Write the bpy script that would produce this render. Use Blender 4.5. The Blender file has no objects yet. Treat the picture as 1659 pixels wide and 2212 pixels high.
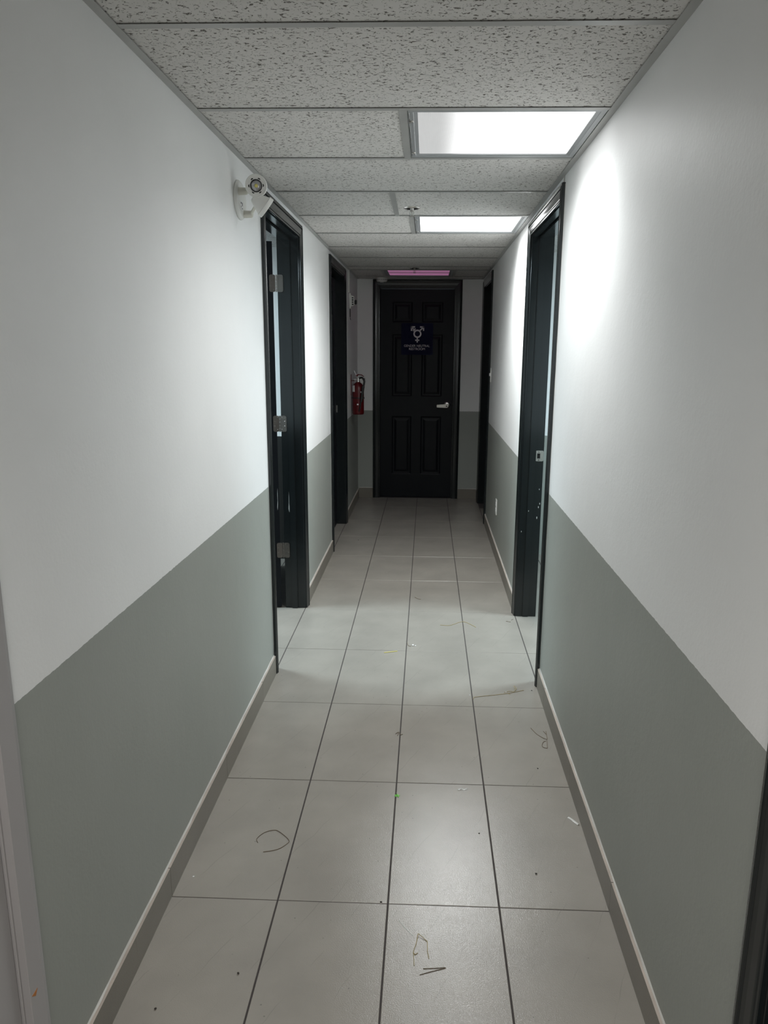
import bpy, bmesh, math, random
from mathutils import Vector, Matrix

# ---------------------------------------------------------------- camera, world, exposure
scene = bpy.context.scene
col = scene.collection
cam_data = bpy.data.cameras.new('camera')
cam = bpy.data.objects.new('camera', cam_data)
col.objects.link(cam)
F, PITCH, YAW, ROLL = 1661.1, 0.2304, 0.0373, -0.0077
fwd = Vector((-math.sin(YAW) * math.cos(PITCH), math.cos(YAW) * math.cos(PITCH), -math.sin(PITCH)))
rgt = Vector((math.cos(YAW), math.sin(YAW), 0))
dwn = fwd.cross(rgt)
r2 = math.cos(ROLL) * rgt + math.sin(ROLL) * dwn
d2 = -math.sin(ROLL) * rgt + math.cos(ROLL) * dwn
m = Matrix((r2, -d2, -fwd)).transposed().to_4x4()
m.translation = Vector((0.6951, 0.0, 1.482))
cam.matrix_world = m
cam_data.sensor_fit = 'AUTO'
cam_data.sensor_width = 36.0
cam_data.lens = F / 2212 * 36.0
cam_data.shift_x = -28.0 / 2212
cam_data.shift_y = 40.0 / 2212
cam_data.clip_start = 0.02
scene.camera = cam

world = bpy.data.worlds.new('world'); scene.world = world
world.use_nodes = True
world.node_tree.nodes['Background'].inputs[0].default_value = (0.6, 0.7, 0.8, 1)
world.node_tree.nodes['Background'].inputs[1].default_value = 0.02

vs = scene.view_settings
vs.view_transform = 'Standard'; vs.look = 'None'; vs.gamma = 1.0; vs.use_curve_mapping = False
vs.exposure = 0.74
PANEL_LIT = 1.3          # glow of the lit prismatic lenses themselves
PANEL_W = 18.5           # light thrown down through each lens
ROOM_W = 34.0            # daylight-white lamps in the two side rooms


def room_lamp(name, loc, power, size):
    ld = bpy.data.lights.new(name, 'AREA'); ld.energy = power; ld.size = size; ld.shape = 'SQUARE'
    ld.color = (0.74, 0.92, 1.0)
    o = bpy.data.objects.new(name, ld); o.location = loc; col.objects.link(o)
    return o


room_lamp('room_lamp', (-1.25, 4.0, 2.12), ROOM_W, 0.55)
room_lamp('room_lamp', (2.45, 3.85, 2.12), ROOM_W, 0.55)
hall_fill = room_lamp('hall_fill', (0.6, -0.30, 2.12), 17.0, 0.55)  # unseen fill added behind the camera to lift the near walls
hall_fill.data.color = (1.0, 0.97, 0.93)


def batwing(ld):
    """photometric curve of a prismatic troffer lens: even out to about 60 degrees, cut off near 75"""
    ld.use_nodes = True; nt = ld.node_tree
    em = nt.nodes['Emission']; g = nt.nodes.new('ShaderNodeNewGeometry')
    dt = nt.nodes.new('ShaderNodeVectorMath'); dt.operation = 'DOT_PRODUCT'
    nt.links.new(g.outputs['Normal'], dt.inputs[0]); nt.links.new(g.outputs['Incoming'], dt.inputs[1])
    ab = nt.nodes.new('ShaderNodeMath'); ab.operation = 'ABSOLUTE'; nt.links.new(dt.outputs['Value'], ab.inputs[0])
    mr = nt.nodes.new('ShaderNodeMapRange'); mr.interpolation_type = 'SMOOTHSTEP'
    mr.inputs['From Min'].default_value = CUT_LO; mr.inputs['From Max'].default_value = CUT_HI
    mr.inputs['To Min'].default_value = CUT_REST; mr.inputs['To Max'].default_value = 1.0
    nt.links.new(ab.outputs[0], mr.inputs['Value'])
    pw = nt.nodes.new('ShaderNodeMath'); pw.operation = 'POWER'; pw.inputs[1].default_value = -0.15
    mx = nt.nodes.new('ShaderNodeMath'); mx.operation = 'MAXIMUM'; mx.inputs[1].default_value = 0.2
    nt.links.new(ab.outputs[0], mx.inputs[0]); nt.links.new(mx.outputs[0], pw.inputs[0])
    ml = nt.nodes.new('ShaderNodeMath'); ml.operation = 'MULTIPLY'
    nt.links.new(mr.outputs[0], ml.inputs[0]); nt.links.new(pw.outputs[0], ml.inputs[1])
    nt.links.new(ml.outputs[0], em.inputs['Strength'])


CUT_LO, CUT_HI, CUT_REST = 0.12, 0.78, 0.02


def lens_light(x0, x1, y0, y1, power):
    """downlight of one prismatic panel; the lens cuts light off beyond its spread"""
    ld = bpy.data.lights.new('panel_light', 'AREA'); ld.shape = 'RECTANGLE'
    ld.size = x1 - x0; ld.size_y = y1 - y0; ld.energy = power; ld.color = (0.97, 1.0, 1.0)
    batwing(ld)
    o = bpy.data.objects.new('panel_light', ld); o.location = ((x0 + x1) / 2, (y0 + y1) / 2, 2.1515); col.objects.link(o)


batwing(hall_fill.data)
lens_light(0.68, 1.04, 2.47, 2.95, PANEL_W * 0.44)
lens_light(0.65, 1.11, 4.26, 4.78, PANEL_W * 0.92)

# ---------------------------------------------------------------- helpers
W = 1.222                # corridor width
H = 2.153                # grid height
YE = 7.80                # end wall
YB = -1.8                # behind the camera
TK = 0.115               # wall thickness
PAINT = 0.889            # height of the two-tone paint line


def nodes(name):
    mt = bpy.data.materials.new(name); mt.use_nodes = True
    nt = mt.node_tree
    return mt, nt, nt.nodes['Principled BSDF']


def N(nt, kind, **kw):
    n = nt.nodes.new(kind)
    for k, v in kw.items():
        if k in n.inputs: n.inputs[k].default_value = v
        else: setattr(n, k, v)
    return n


def ramp(nt, stops, interp='LINEAR'):
    r = nt.nodes.new('ShaderNodeValToRGB'); r.color_ramp.interpolation = interp
    els = r.color_ramp.elements
    while len(els) < len(stops): els.new(0.5)
    for e, (p, c) in zip(els, stops):
        e.position = p; e.color = (*c, 1) if len(c) == 3 else c
    return r


def plain(name, c, rough=0.5, metal=0.0, bump=0.0, bscale=200, coat=0.0, spec=0.5, var=0.0):
    mt, nt, b = nodes(name)
    b.inputs['Base Color'].default_value = (*c, 1)
    b.inputs['Roughness'].default_value = rough
    b.inputs['Metallic'].default_value = metal
    b.inputs['Coat Weight'].default_value = coat
    b.inputs['Specular IOR Level'].default_value = spec
    tc = N(nt, 'ShaderNodeTexCoord')
    if bump:
        n = N(nt, 'ShaderNodeTexNoise', Scale=bscale, Detail=3.0)
        nt.links.new(tc.outputs['Object'], n.inputs['Vector'])
        bp = N(nt, 'ShaderNodeBump', Strength=bump, Distance=0.002)
        nt.links.new(n.outputs['Fac'], bp.inputs['Height'])
        nt.links.new(bp.outputs['Normal'], b.inputs['Normal'])
    if var:
        n = N(nt, 'ShaderNodeTexNoise', Scale=9.0, Detail=4.0)
        nt.links.new(tc.outputs['Object'], n.inputs['Vector'])
        r = ramp(nt, [(0.3, tuple(x * (1 - var) for x in c)), (0.7, tuple(min(1, x * (1 + var)) for x in c))])
        nt.links.new(n.outputs['Fac'], r.inputs['Fac'])
        nt.links.new(r.outputs['Color'], b.inputs['Base Color'])
    return mt


def wall_material(name='two_tone_wall_paint', low=1.0):
    mt, nt, b = nodes(name)
    tc = N(nt, 'ShaderNodeTexCoord')
    sep = N(nt, 'ShaderNodeSeparateXYZ')
    nt.links.new(tc.outputs['Object'], sep.inputs[0])
    w = N(nt, 'ShaderNodeTexNoise', Scale=60.0, Detail=2.0)
    nt.links.new(tc.outputs['Object'], w.inputs['Vector'])
    ma = N(nt, 'ShaderNodeMath', operation='MULTIPLY_ADD'); ma.inputs[1].default_value = 0.004
    nt.links.new(w.outputs['Fac'], ma.inputs[0]); nt.links.new(sep.outputs['Z'], ma.inputs[2])
    gt = N(nt, 'ShaderNodeMath', operation='GREATER_THAN'); gt.inputs[1].default_value = PAINT + 0.002
    nt.links.new(ma.outputs[0], gt.inputs[0])
    cl = N(nt, 'ShaderNodeTexNoise', Scale=2.0, Detail=5.0)
    nt.links.new(tc.outputs['Object'], cl.inputs['Vector'])
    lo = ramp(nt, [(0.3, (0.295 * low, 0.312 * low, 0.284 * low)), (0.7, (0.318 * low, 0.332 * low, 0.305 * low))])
    hi = ramp(nt, [(0.3, (0.795, 0.80, 0.795)), (0.7, (0.835, 0.84, 0.835))])
    nt.links.new(cl.outputs['Fac'], lo.inputs['Fac']); nt.links.new(cl.outputs['Fac'], hi.inputs['Fac'])
    mx = N(nt, 'ShaderNodeMix', data_type='RGBA')
    nt.links.new(gt.outputs[0], mx.inputs['Factor'])
    nt.links.new(lo.outputs['Color'], mx.inputs['A']); nt.links.new(hi.outputs['Color'], mx.inputs['B'])
    nt.links.new(mx.outputs['Result'], b.inputs['Base Color'])
    b.inputs['Roughness'].default_value = 0.48
    b.inputs['Specular IOR Level'].default_value = 0.5
    n1 = N(nt, 'ShaderNodeTexNoise', Scale=110.0, Detail=4.0)
    n2 = N(nt, 'ShaderNodeTexNoise', Scale=5.0, Detail=3.0)
    nt.links.new(tc.outputs['Object'], n1.inputs['Vector']); nt.links.new(tc.outputs['Object'], n2.inputs['Vector'])
    b1 = N(nt, 'ShaderNodeBump', Strength=0.35, Distance=0.0012)
    b2 = N(nt, 'ShaderNodeBump', Strength=0.25, Distance=0.01)
    nt.links.new(n1.outputs['Fac'], b1.inputs['Height']); nt.links.new(n2.outputs['Fac'], b2.inputs['Height'])
    nt.links.new(b2.outputs['Normal'], b1.inputs['Normal']); nt.links.new(b1.outputs['Normal'], b.inputs['Normal'])
    return mt


def tile_material(name, base, rough):
    mt, nt, b = nodes(name)
    tc = N(nt, 'ShaderNodeTexCoord'); oi = N(nt, 'ShaderNodeObjectInfo')
    geo = N(nt, 'ShaderNodeNewGeometry')
    n = N(nt, 'ShaderNodeTexNoise', Scale=4.0, Detail=6.0)
    nt.links.new(geo.outputs['Position'], n.inputs['Vector'])
    dk = tuple(x * 0.90 for x in base); lt = tuple(x * 1.08 for x in base)
    r = ramp(nt, [(0.3, dk), (0.7, lt)])
    nt.links.new(n.outputs['Fac'], r.inputs['Fac'])
    # faint diagonal veins, offset on each tile
    wob = N(nt, 'ShaderNodeTexNoise', Scale=6.0, Detail=3.0)
    nt.links.new(geo.outputs['Position'], wob.inputs['Vector'])
    dot = N(nt, 'ShaderNodeVectorMath', operation='DOT_PRODUCT'); dot.inputs[1].default_value = (8.6, -4.1, 0)
    nt.links.new(tc.outputs['Object'], dot.inputs[0])
    ad1 = N(nt, 'ShaderNodeMath', operation='MULTIPLY_ADD'); ad1.inputs[1].default_value = 0.35
    nt.links.new(wob.outputs['Fac'], ad1.inputs[0]); nt.links.new(dot.outputs['Value'], ad1.inputs[2])
    ad2 = N(nt, 'ShaderNodeMath', operation='ADD')
    nt.links.new(ad1.outputs[0], ad2.inputs[0]); nt.links.new(oi.outputs['Random'], ad2.inputs[1])
    v = N(nt, 'ShaderNodeMath', operation='FRACT'); nt.links.new(ad2.outputs[0], v.inputs[0])
    vr = ramp(nt, [(0.488, (0, 0, 0)), (0.5, (1, 1, 1)), (0.512, (0, 0, 0))])
    nt.links.new(v.outputs[0], vr.inputs['Fac'])
    gate = N(nt, 'ShaderNodeTexNoise', Scale=7.0, Detail=2.0)
    nt.links.new(geo.outputs['Position'], gate.inputs['Vector'])
    gr = ramp(nt, [(0.46, (0, 0, 0)), (0.62, (0.34, 0.34, 0.34))])
    nt.links.new(gate.outputs['Fac'], gr.inputs['Fac'])
    mm = N(nt, 'ShaderNodeMath', operation='MULTIPLY')
    nt.links.new(vr.outputs['Color'], mm.inputs[0]); nt.links.new(gr.outputs['Color'], mm.inputs[1])
    mx = N(nt, 'ShaderNodeMix', data_type='RGBA')
    nt.links.new(mm.outputs[0], mx.inputs['Factor']); nt.links.new(r.outputs['Color'], mx.inputs['A'])
    mx.inputs['B'].default_value = (0.10, 0.092, 0.08, 1)
    # small dirt specks
    sp = N(nt, 'ShaderNodeTexVoronoi', Scale=22.0)
    nt.links.new(geo.outputs['Position'], sp.inputs['Vector'])
    spr = ramp(nt, [(0.035, (0.55, 0.55, 0.55)), (0.05, (0, 0, 0))])
    nt.links.new(sp.outputs['Distance'], spr.inputs['Fac'])
    mx2 = N(nt, 'ShaderNodeMix', data_type='RGBA')
    nt.links.new(spr.outputs['Color'], mx2.inputs['Factor']); nt.links.new(mx.outputs['Result'], mx2.inputs['A'])
    mx2.inputs['B'].default_value = (0.08, 0.075, 0.065, 1)
    nt.links.new(mx2.outputs['Result'], b.inputs['Base Color'])
    b.inputs['Roughness'].default_value = rough
    fb = N(nt, 'ShaderNodeTexNoise', Scale=380.0, Detail=2.0)
    nt.links.new(geo.outputs['Position'], fb.inputs['Vector'])
    bp = N(nt, 'ShaderNodeBump', Strength=0.5, Distance=0.0008)
    nt.links.new(fb.outputs['Fac'], bp.inputs['Height']); nt.links.new(bp.outputs['Normal'], b.inputs['Normal'])
    return mt


def acoustic_material():
    mt, nt, b = nodes('fissured_acoustic_tile')
    geo = N(nt, 'ShaderNodeNewGeometry')
    mp = N(nt, 'ShaderNodeMapping'); mp.inputs['Scale'].default_value = (0.9, 1.25, 1.0)
    nt.links.new(geo.outputs['Position'], mp.inputs['Vector'])
    n = N(nt, 'ShaderNodeTexNoise', Scale=95.0, Detail=2.5, Roughness=0.55, Distortion=0.9)
    nt.links.new(mp.outputs[0], n.inputs['Vector'])
    r = ramp(nt, [(0.365, (1, 1, 1)), (0.40, (0, 0, 0))])
    nt.links.new(n.outputs['Fac'], r.inputs['Fac'])
    v = N(nt, 'ShaderNodeTexVoronoi', Scale=120.0)
    nt.links.new(geo.outputs['Position'], v.inputs['Vector'])
    r2_ = ramp(nt, [(0.10, (0.7, 0.7, 0.7)), (0.16, (0, 0, 0))])
    nt.links.new(v.outputs['Distance'], r2_.inputs['Fac'])
    mxm = N(nt, 'ShaderNodeMath', operation='MAXIMUM')
    nt.links.new(r.outputs['Color'], mxm.inputs[0]); nt.links.new(r2_.outputs['Color'], mxm.inputs[1])
    mx = N(nt, 'ShaderNodeMix', data_type='RGBA')
    nt.links.new(mxm.outputs[0], mx.inputs['Factor'])
    mx.inputs['A'].default_value = (0.68, 0.665, 0.64, 1); mx.inputs['B'].default_value = (0.14, 0.125, 0.11, 1)
    nt.links.new(mx.outputs['Result'], b.inputs['Base Color'])
    b.inputs['Roughness'].default_value = 0.85
    inv = N(nt, 'ShaderNodeMath', operation='SUBTRACT'); inv.inputs[0].default_value = 1.0
    nt.links.new(mxm.outputs[0], inv.inputs[1])
    bp = N(nt, 'ShaderNodeBump', Strength=0.8, Distance=0.003)
    nt.links.new(inv.outputs[0], bp.inputs['Height']); nt.links.new(bp.outputs['Normal'], b.inputs['Normal'])
    return mt


def panel_material(name, strength, dim_end=False, tint=(1, 1, 1)):
    mt, nt, b = nodes(name)
    b.inputs['Base Color'].default_value = (0.35, 0.35, 0.35, 1); b.inputs['Roughness'].default_value = 0.3
    b.inputs['Emission Color'].default_value = (*tint, 1)
    b.inputs['Emission Strength'].default_value = strength
    tc = N(nt, 'ShaderNodeTexCoord')
    wv = N(nt, 'ShaderNodeTexWave', Scale=110.0); wv.bands_direction = 'X'
    nt.links.new(tc.outputs['Object'], wv.inputs['Vector'])
    bp = N(nt, 'ShaderNodeBump', Strength=0.3, Distance=0.001)
    nt.links.new(wv.outputs['Fac'], bp.inputs['Height']); nt.links.new(bp.outputs['Normal'], b.inputs['Normal'])
    if dim_end:      # the tube at this end of the fitting is dead, the prismatic lens shows its ribs
        sep = N(nt, 'ShaderNodeSeparateXYZ'); nt.links.new(tc.outputs['Object'], sep.inputs[0])
        mr = N(nt, 'ShaderNodeMapRange'); mr.interpolation_type = 'SMOOTHSTEP'
        mr.inputs['From Min'].default_value = -0.20; mr.inputs['From Max'].default_value = -0.02
        mr.inputs['To Min'].default_value = 0.27; mr.inputs['To Max'].default_value = strength
        nt.links.new(sep.outputs['X'], mr.inputs['Value'])
        rib = N(nt, 'ShaderNodeMath', operation='MULTIPLY_ADD'); rib.inputs[1].default_value = 0.10
        rib.inputs[2].default_value = 0.92
        nt.links.new(wv.outputs['Fac'], rib.inputs[0])
        ml = N(nt, 'ShaderNodeMath', operation='MULTIPLY')
        nt.links.new(mr.outputs[0], ml.inputs[0]); nt.links.new(rib.outputs[0], ml.inputs[1])
        nt.links.new(ml.outputs[0], b.inputs['Emission Strength'])
    return mt


def failing_panel_material():
    mt, nt, b = nodes('failing_pink_tube_lens')
    b.inputs['Base Color'].default_value = (0.55, 0.5, 0.52, 1); b.inputs['Roughness'].default_value = 0.35
    tc = N(nt, 'ShaderNodeTexCoord'); sep = N(nt, 'ShaderNodeSeparateXYZ')
    nt.links.new(tc.outputs['Object'], sep.inputs[0])
    ab = N(nt, 'ShaderNodeMath', operation='PINGPONG'); ab.inputs[1].default_value = 0.15
    ad = N(nt, 'ShaderNodeMath', operation='ADD'); ad.inputs[1].default_value = 0.30
    nt.links.new(sep.outputs['Y'], ad.inputs[0]); nt.links.new(ad.outputs[0], ab.inputs[0])
    mr = N(nt, 'ShaderNodeMapRange')
    mr.inputs['From Min'].default_value = 0.0; mr.inputs['From Max'].default_value = 0.15
    mr.inputs['To Min'].default_value = 0.06; mr.inputs['To Max'].default_value = 0.17
    nt.links.new(ab.outputs[0], mr.inputs['Value'])
    b.inputs['Emission Color'].default_value = (0.95, 0.36, 0.72, 1)
    nt.links.new(mr.outputs[0], b.inputs['Emission Strength'])
    return mt


M = dict(
    wall=wall_material(), wall_darkened=wall_material('gap_darkened_wall_paint', 0.03),  # second wall: lower part blackened to stand in for darkness in the door gap
    floor=tile_material('porcelain_floor_tile', (0.272, 0.252, 0.222), 0.21),
    skirt=tile_material('porcelain_skirting_tile', (0.185, 0.168, 0.140), 0.38),
    skirt_top=plain('cut_tile_edge_with_caulk', (0.40, 0.345, 0.30), 0.6, bump=0.4, bscale=90, var=0.15),
    caulk=plain('white_caulk', (0.50, 0.49, 0.46), 0.5, bump=0.4, bscale=120),
    grout=plain('dark_grout', (0.045, 0.038, 0.036), 0.9, bump=0.3),
    acoustic=acoustic_material(),
    grid=plain('painted_steel_grid', (0.42, 0.42, 0.405), 0.40, var=0.05),
    deck=plain('dark_ceiling_void', (0.03, 0.03, 0.03), 0.9),
    trim=plain('charcoal_gloss_trim_paint', (0.010, 0.013, 0.014), 0.16, bump=0.02, bscale=60, spec=0.5),
    slab=plain('blue_black_door_paint', (0.002, 0.0035, 0.006), 0.45, bump=0.2, bscale=150, spec=0.25),
    gtrim=plain('pale_grey_trim_paint', (0.36, 0.345, 0.345), 0.4, bump=0.05, bscale=80),
    chrome=plain('satin_nickel', (0.62, 0.60, 0.57), 0.28, metal=1.0),
    steel=plain('worn_hinge_steel', (0.19, 0.175, 0.16), 0.28, metal=0.85, bump=0.3, bscale=90),
    dark=plain('black_hole', (0.004, 0.004, 0.004), 0.9),
    black=plain('black_plastic', (0.012, 0.012, 0.012), 0.45),
    white=plain('white_plastic', (0.74, 0.74, 0.71), 0.38),
    cream=plain('pale_arm_plastic', (0.66, 0.65, 0.58), 0.42),
    paper=plain('white_sticker', (0.80, 0.80, 0.80), 0.6),
    print=plain('grey_print', (0.12, 0.12, 0.13), 0.7),
    chip=plain('bare_white_primer', (0.42, 0.44, 0.43), 0.7),
    orange=plain('bare_wood_chip', (0.42, 0.16, 0.04), 0.7),
    lit=panel_material('lit_lens', PANEL_LIT),
    lit_half=panel_material('half_lit_prismatic_lens', PANEL_LIT, True),
    pink=failing_panel_material(),
    frame=plain('fixture_frame_enamel', (0.36, 0.375, 0.385), 0.35),
    red=plain('extinguisher_red', (0.10, 0.002, 0.004), 0.35),
    silver=plain('bright_steel', (0.75, 0.74, 0.72), 0.22, metal=1.0),
    led=plain('led_chip_yellow', (0.62, 0.55, 0.16), 0.3),
    lens=plain('reflector_grey', (0.45, 0.45, 0.46), 0.15, metal=0.7),
    navy=plain('navy_sign_acrylic', (0.003, 0.005, 0.028), 0.6, spec=0.15),
    sign=plain('sign_white_print', (0.72, 0.72, 0.74), 0.5),
    straw=plain('dry_straw', (0.34, 0.27, 0.12), 0.5, var=0.3),
    straw_d=plain('brown_dry_stem', (0.12, 0.085, 0.05), 0.6, var=0.3),
    gold=plain('golden_straw', (0.75, 0.66, 0.22), 0.35),
    green=plain('bright_green_petal', (0.18, 0.75, 0.06), 0.4),
    bead=plain('white_bead', (0.9, 0.9, 0.9), 0.25),
    crumb=plain('dark_crumb', (0.03, 0.025, 0.02), 0.9),
    clearp=plain('crumpled_clear_film', (0.7, 0.7, 0.68), 0.12, spec=0.9),
)


def link(name, me, mats, parent=None, smooth=False, loc=None):
    if not isinstance(mats, (list, tuple)): mats = [mats]
    for k in mats:
        if not me.materials or k not in list(me.materials): me.materials.append(k)
    o = bpy.data.objects.new(name, me); col.objects.link(o)
    if loc is not None: o.location = loc
    if parent is not None: o.parent = parent
    if smooth:
        for p in me.polygons: p.use_smooth = True
    return o


def bm_to(name, bm, mats, parent=None, smooth=False, recalc=True, loc=None, bevel=0.0, seg=1):
    if bevel:
        bmesh.ops.remove_doubles(bm, verts=bm.verts, dist=1e-6)
        es = [e for e in bm.edges if len(e.link_faces) == 2 and e.calc_face_angle(0) > 0.6]
        bmesh.ops.bevel(bm, geom=es, offset=bevel, segments=seg, affect='EDGES', clamp_overlap=True)
    if recalc: bmesh.ops.recalc_face_normals(bm, faces=bm.faces)
    me = bpy.data.meshes.new(name); bm.to_mesh(me); bm.free()
    if smooth == 'auto':
        for p in me.polygons: p.use_smooth = True
        me.set_sharp_from_angle(angle=0.7)
        return link(name, me, mats, parent, False, loc)
    return link(name, me, mats, parent, smooth, loc)


def box(bm, x0, x1, y0, y1, z0, z1, mi=0):
    x0, x1 = min(x0, x1), max(x0, x1); y0, y1 = min(y0, y1), max(y0, y1); z0, z1 = min(z0, z1), max(z0, z1)
    v = [bm.verts.new(p) for p in ((x0, y0, z0), (x1, y0, z0), (x1, y1, z0), (x0, y1, z0),
                                   (x0, y0, z1), (x1, y0, z1), (x1, y1, z1), (x0, y1, z1))]
    for f in ((3, 2, 1, 0), (4, 5, 6, 7), (0, 1, 5, 4), (1, 2, 6, 5), (2, 3, 7, 6), (3, 0, 4, 7)):
        bm.faces.new([v[i] for i in f]).material_index = mi
    return v


def basis(axis):
    a = Vector(axis).normalized()
    u = a.cross(Vector((0, 0, 1)))
    if u.length < 1e-3: u = a.cross(Vector((0, 1, 0)))
    u.normalize()
    return a, u, a.cross(u).normalized()


def lathe(bm, org, axis, prof, n=24, su=1.0, sv=1.0, cap0=True, cap1=True, mi=0):
    """prof: list of (distance along the axis, radius)"""
    a, u, v = basis(axis); org = Vector(org); rings = []
    for d, r in prof:
        rings.append([bm.verts.new(org + a * d + u * (r * su * math.cos(t)) + v * (r * sv * math.sin(t)))
                      for t in [2 * math.pi * k / n for k in range(n)]])
    for A, B in zip(rings, rings[1:]):
        for k in range(n):
            bm.faces.new((A[k], A[(k + 1) % n], B[(k + 1) % n], B[k])).material_index = mi
    if cap0: bm.faces.new(rings[0]).material_index = mi
    if cap1: bm.faces.new(rings[-1]).material_index = mi


def tube(bm, pts, r, n=6, taper=None):
    pts = [Vector(p) for p in pts]; rings = []
    for i, p in enumerate(pts):
        d = (pts[min(i + 1, len(pts) - 1)] - pts[max(i - 1, 0)]).normalized()
        a, u, v = basis(d)
        rr = r if taper is None else r * (1 + (taper - 1) * i / (len(pts) - 1))
        rings.append([bm.verts.new(p + u * (rr * math.cos(t)) + v * (rr * math.sin(t)))
                      for t in [2 * math.pi * k / n for k in range(n)]])
    for A, B in zip(rings, rings[1:]):
        for k in range(n): bm.faces.new((A[k], A[(k + 1) % n], B[(k + 1) % n], B[k]))
    bm.faces.new(rings[0]); bm.faces.new(rings[-1])


def spline(pts, k=6):
    P = [Vector(p) for p in pts]; out = []
    for i in range(len(P) - 1):
        p0, p1, p2, p3 = P[max(i - 1, 0)], P[i], P[i + 1], P[min(i + 2, len(P) - 1)]
        for j in range(k):
            t = j / k
            out.append(0.5 * ((2 * p1) + (-p0 + p2) * t + (2 * p0 - 5 * p1 + 4 * p2 - p3) * t * t + (-p0 + 3 * p1 - 3 * p2 + p3) * t ** 3))
    out.append(P[-1]); return out


def rrect(bm, o, ux, uy, un, w, h, r, t, seg=4, mi=0):
    """rounded plate centred on o, in the ux/uy plane, thickness t along un"""
    o, ux, uy, un = Vector(o), Vector(ux), Vector(uy), Vector(un); pts = []
    for cx, cy, a0 in ((w / 2 - r, h / 2 - r, 0), (-w / 2 + r, h / 2 - r, 90), (-w / 2 + r, -h / 2 + r, 180), (w / 2 - r, -h / 2 + r, 270)):
        for k in range(seg + 1):
            a = math.radians(a0 + 90 * k / seg); pts.append((cx + r * math.cos(a), cy + r * math.sin(a)))
    A = [bm.verts.new(o + ux * x + uy * y) for x, y in pts]
    B = [bm.verts.new(o + ux * x + uy * y + un * t) for x, y in pts]
    bm.faces.new(A).material_index = mi; bm.faces.new(B).material_index = mi
    for k in range(len(A)):
        bm.faces.new((A[k], A[(k + 1) % len(A)], B[(k + 1) % len(A)], B[k])).material_index = mi


def tag(o, label=None, cat=None, group=None, kind=None):
    if label: o['label'] = label
    if cat: o['category'] = cat
    if group: o['group'] = group
    if kind: o['kind'] = kind
    return o


def thing(name, loc, label, cat, group=None, kind=None):
    o = bpy.data.objects.new(name, None); o.empty_display_size = 0.05
    col.objects.link(o); o.location = loc
    return tag(o, label, cat, group, kind)


def under(root, o):
    """parent o, built in world coordinates, to a root that stands elsewhere"""
    o.parent = root
    off = Vector(root.location)
    p = root.parent
    while p is not None: off += Vector(p.location); p = p.parent
    o.location = Vector(o.location) - off
    return o


# ---------------------------------------------------------------- floor
TX, TY, GY0 = 0.305, 0.61, 1.8223
bm = bmesh.new(); box(bm, -2.6, 3.9, YB - 0.2, YE + 0.3, -0.05, -0.0016)
floor = bm_to('floor', bm, M['grout'])
tag(floor, 'grey porcelain tiled floor with dark grout running down the corridor', 'floor', kind='structure')


def tile_mesh(name, lx, ly, th, ch=0.0010):
    bm = bmesh.new()
    def ring(x0, x1, y0, y1, z): return [bm.verts.new(p) for p in ((x0, y0, z), (x1, y0, z), (x1, y1, z), (x0, y1, z))]
    a = ring(0, lx, 0, ly, -th); b_ = ring(0, lx, 0, ly, -ch); c = ring(ch, lx - ch, ch, ly - ch, 0)
    for A, B in ((a, b_), (b_, c)):
        for k in range(4): bm.faces.new((A[k], A[(k + 1) % 4], B[(k + 1) % 4], B[k]))
    bm.faces.new(c); bm.faces.new(a[::-1])
    bmesh.ops.recalc_face_normals(bm, faces=bm.faces)
    me = bpy.data.meshes.new(name); bm.to_mesh(me); bm.free(); me.materials.append(M['floor']); return me


rnd = random.Random(4)
full_tile = tile_mesh('floor_tile', TX - 0.0044, TY - 0.0028, 0.008)


def lay(cx, ry, me):
    o = bpy.data.objects.new('floor_tile', me); col.objects.link(o); o.parent = floor
    o.location = (cx * TX + 0.0022, ry + 0.0014, rnd.uniform(-0.0003, 0.0))
    return o


for r in range(-5, 10):
    y = GY0 + r * TY
    if y + TY > YE + 0.01 and r == 9: continue
    for c in range(4): lay(c, y, full_tile)
for c in range(4):          # the cut row against the end wall
    me = full_tile
    if c == 0:
        cutm = tile_mesh('floor_tile_end', TX - 0.0044, YE - (GY0 + 9 * TY), 0.008)
    lay(c, GY0 + 9 * TY, cutm)
for r in range(1, 7):       # tiles seen through the two open doorways
    for c in (-1, -2, -3, 4, 5, 6): lay(c, GY0 + r * TY, full_tile)
for r in range(6, 9):
    for c in (-1, 4): lay(c, GY0 + r * TY, full_tile) if r > 6 else None

# ---------------------------------------------------------------- openings along the walls
# name: side, a0, a1 (inner edges of the casing), top
ZT = 2.060
RV = 0.013               # wall hole beyond the casing's inner edge
D_left_open = (3.400, 4.285)
D_right_open = (3.318, 4.215)
D_left_far = (5.640, 6.540)
D_right_far = (6.680, 7.560)
D_end = (0.218, 0.956)
D_left_near = (0.250, 1.108)
D_right_near = (0.150, 0.995)


def wall_side(name, x0, x1, y0, y1, holes, label):
    bm = bmesh.new(); a = y0
    for h0, h1 in holes:
        box(bm, x0, x1, a, h0 - RV, 0, H + 0.10)
        box(bm, x0, x1, h0 - RV, h1 + RV, ZT + RV, H + 0.10)
        a = h1 + RV
    box(bm, x0, x1, a, y1, 0, H + 0.10)
    o = bm_to(name, bm, M['wall'])
    return tag(o, label, 'wall', kind='structure')


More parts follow.
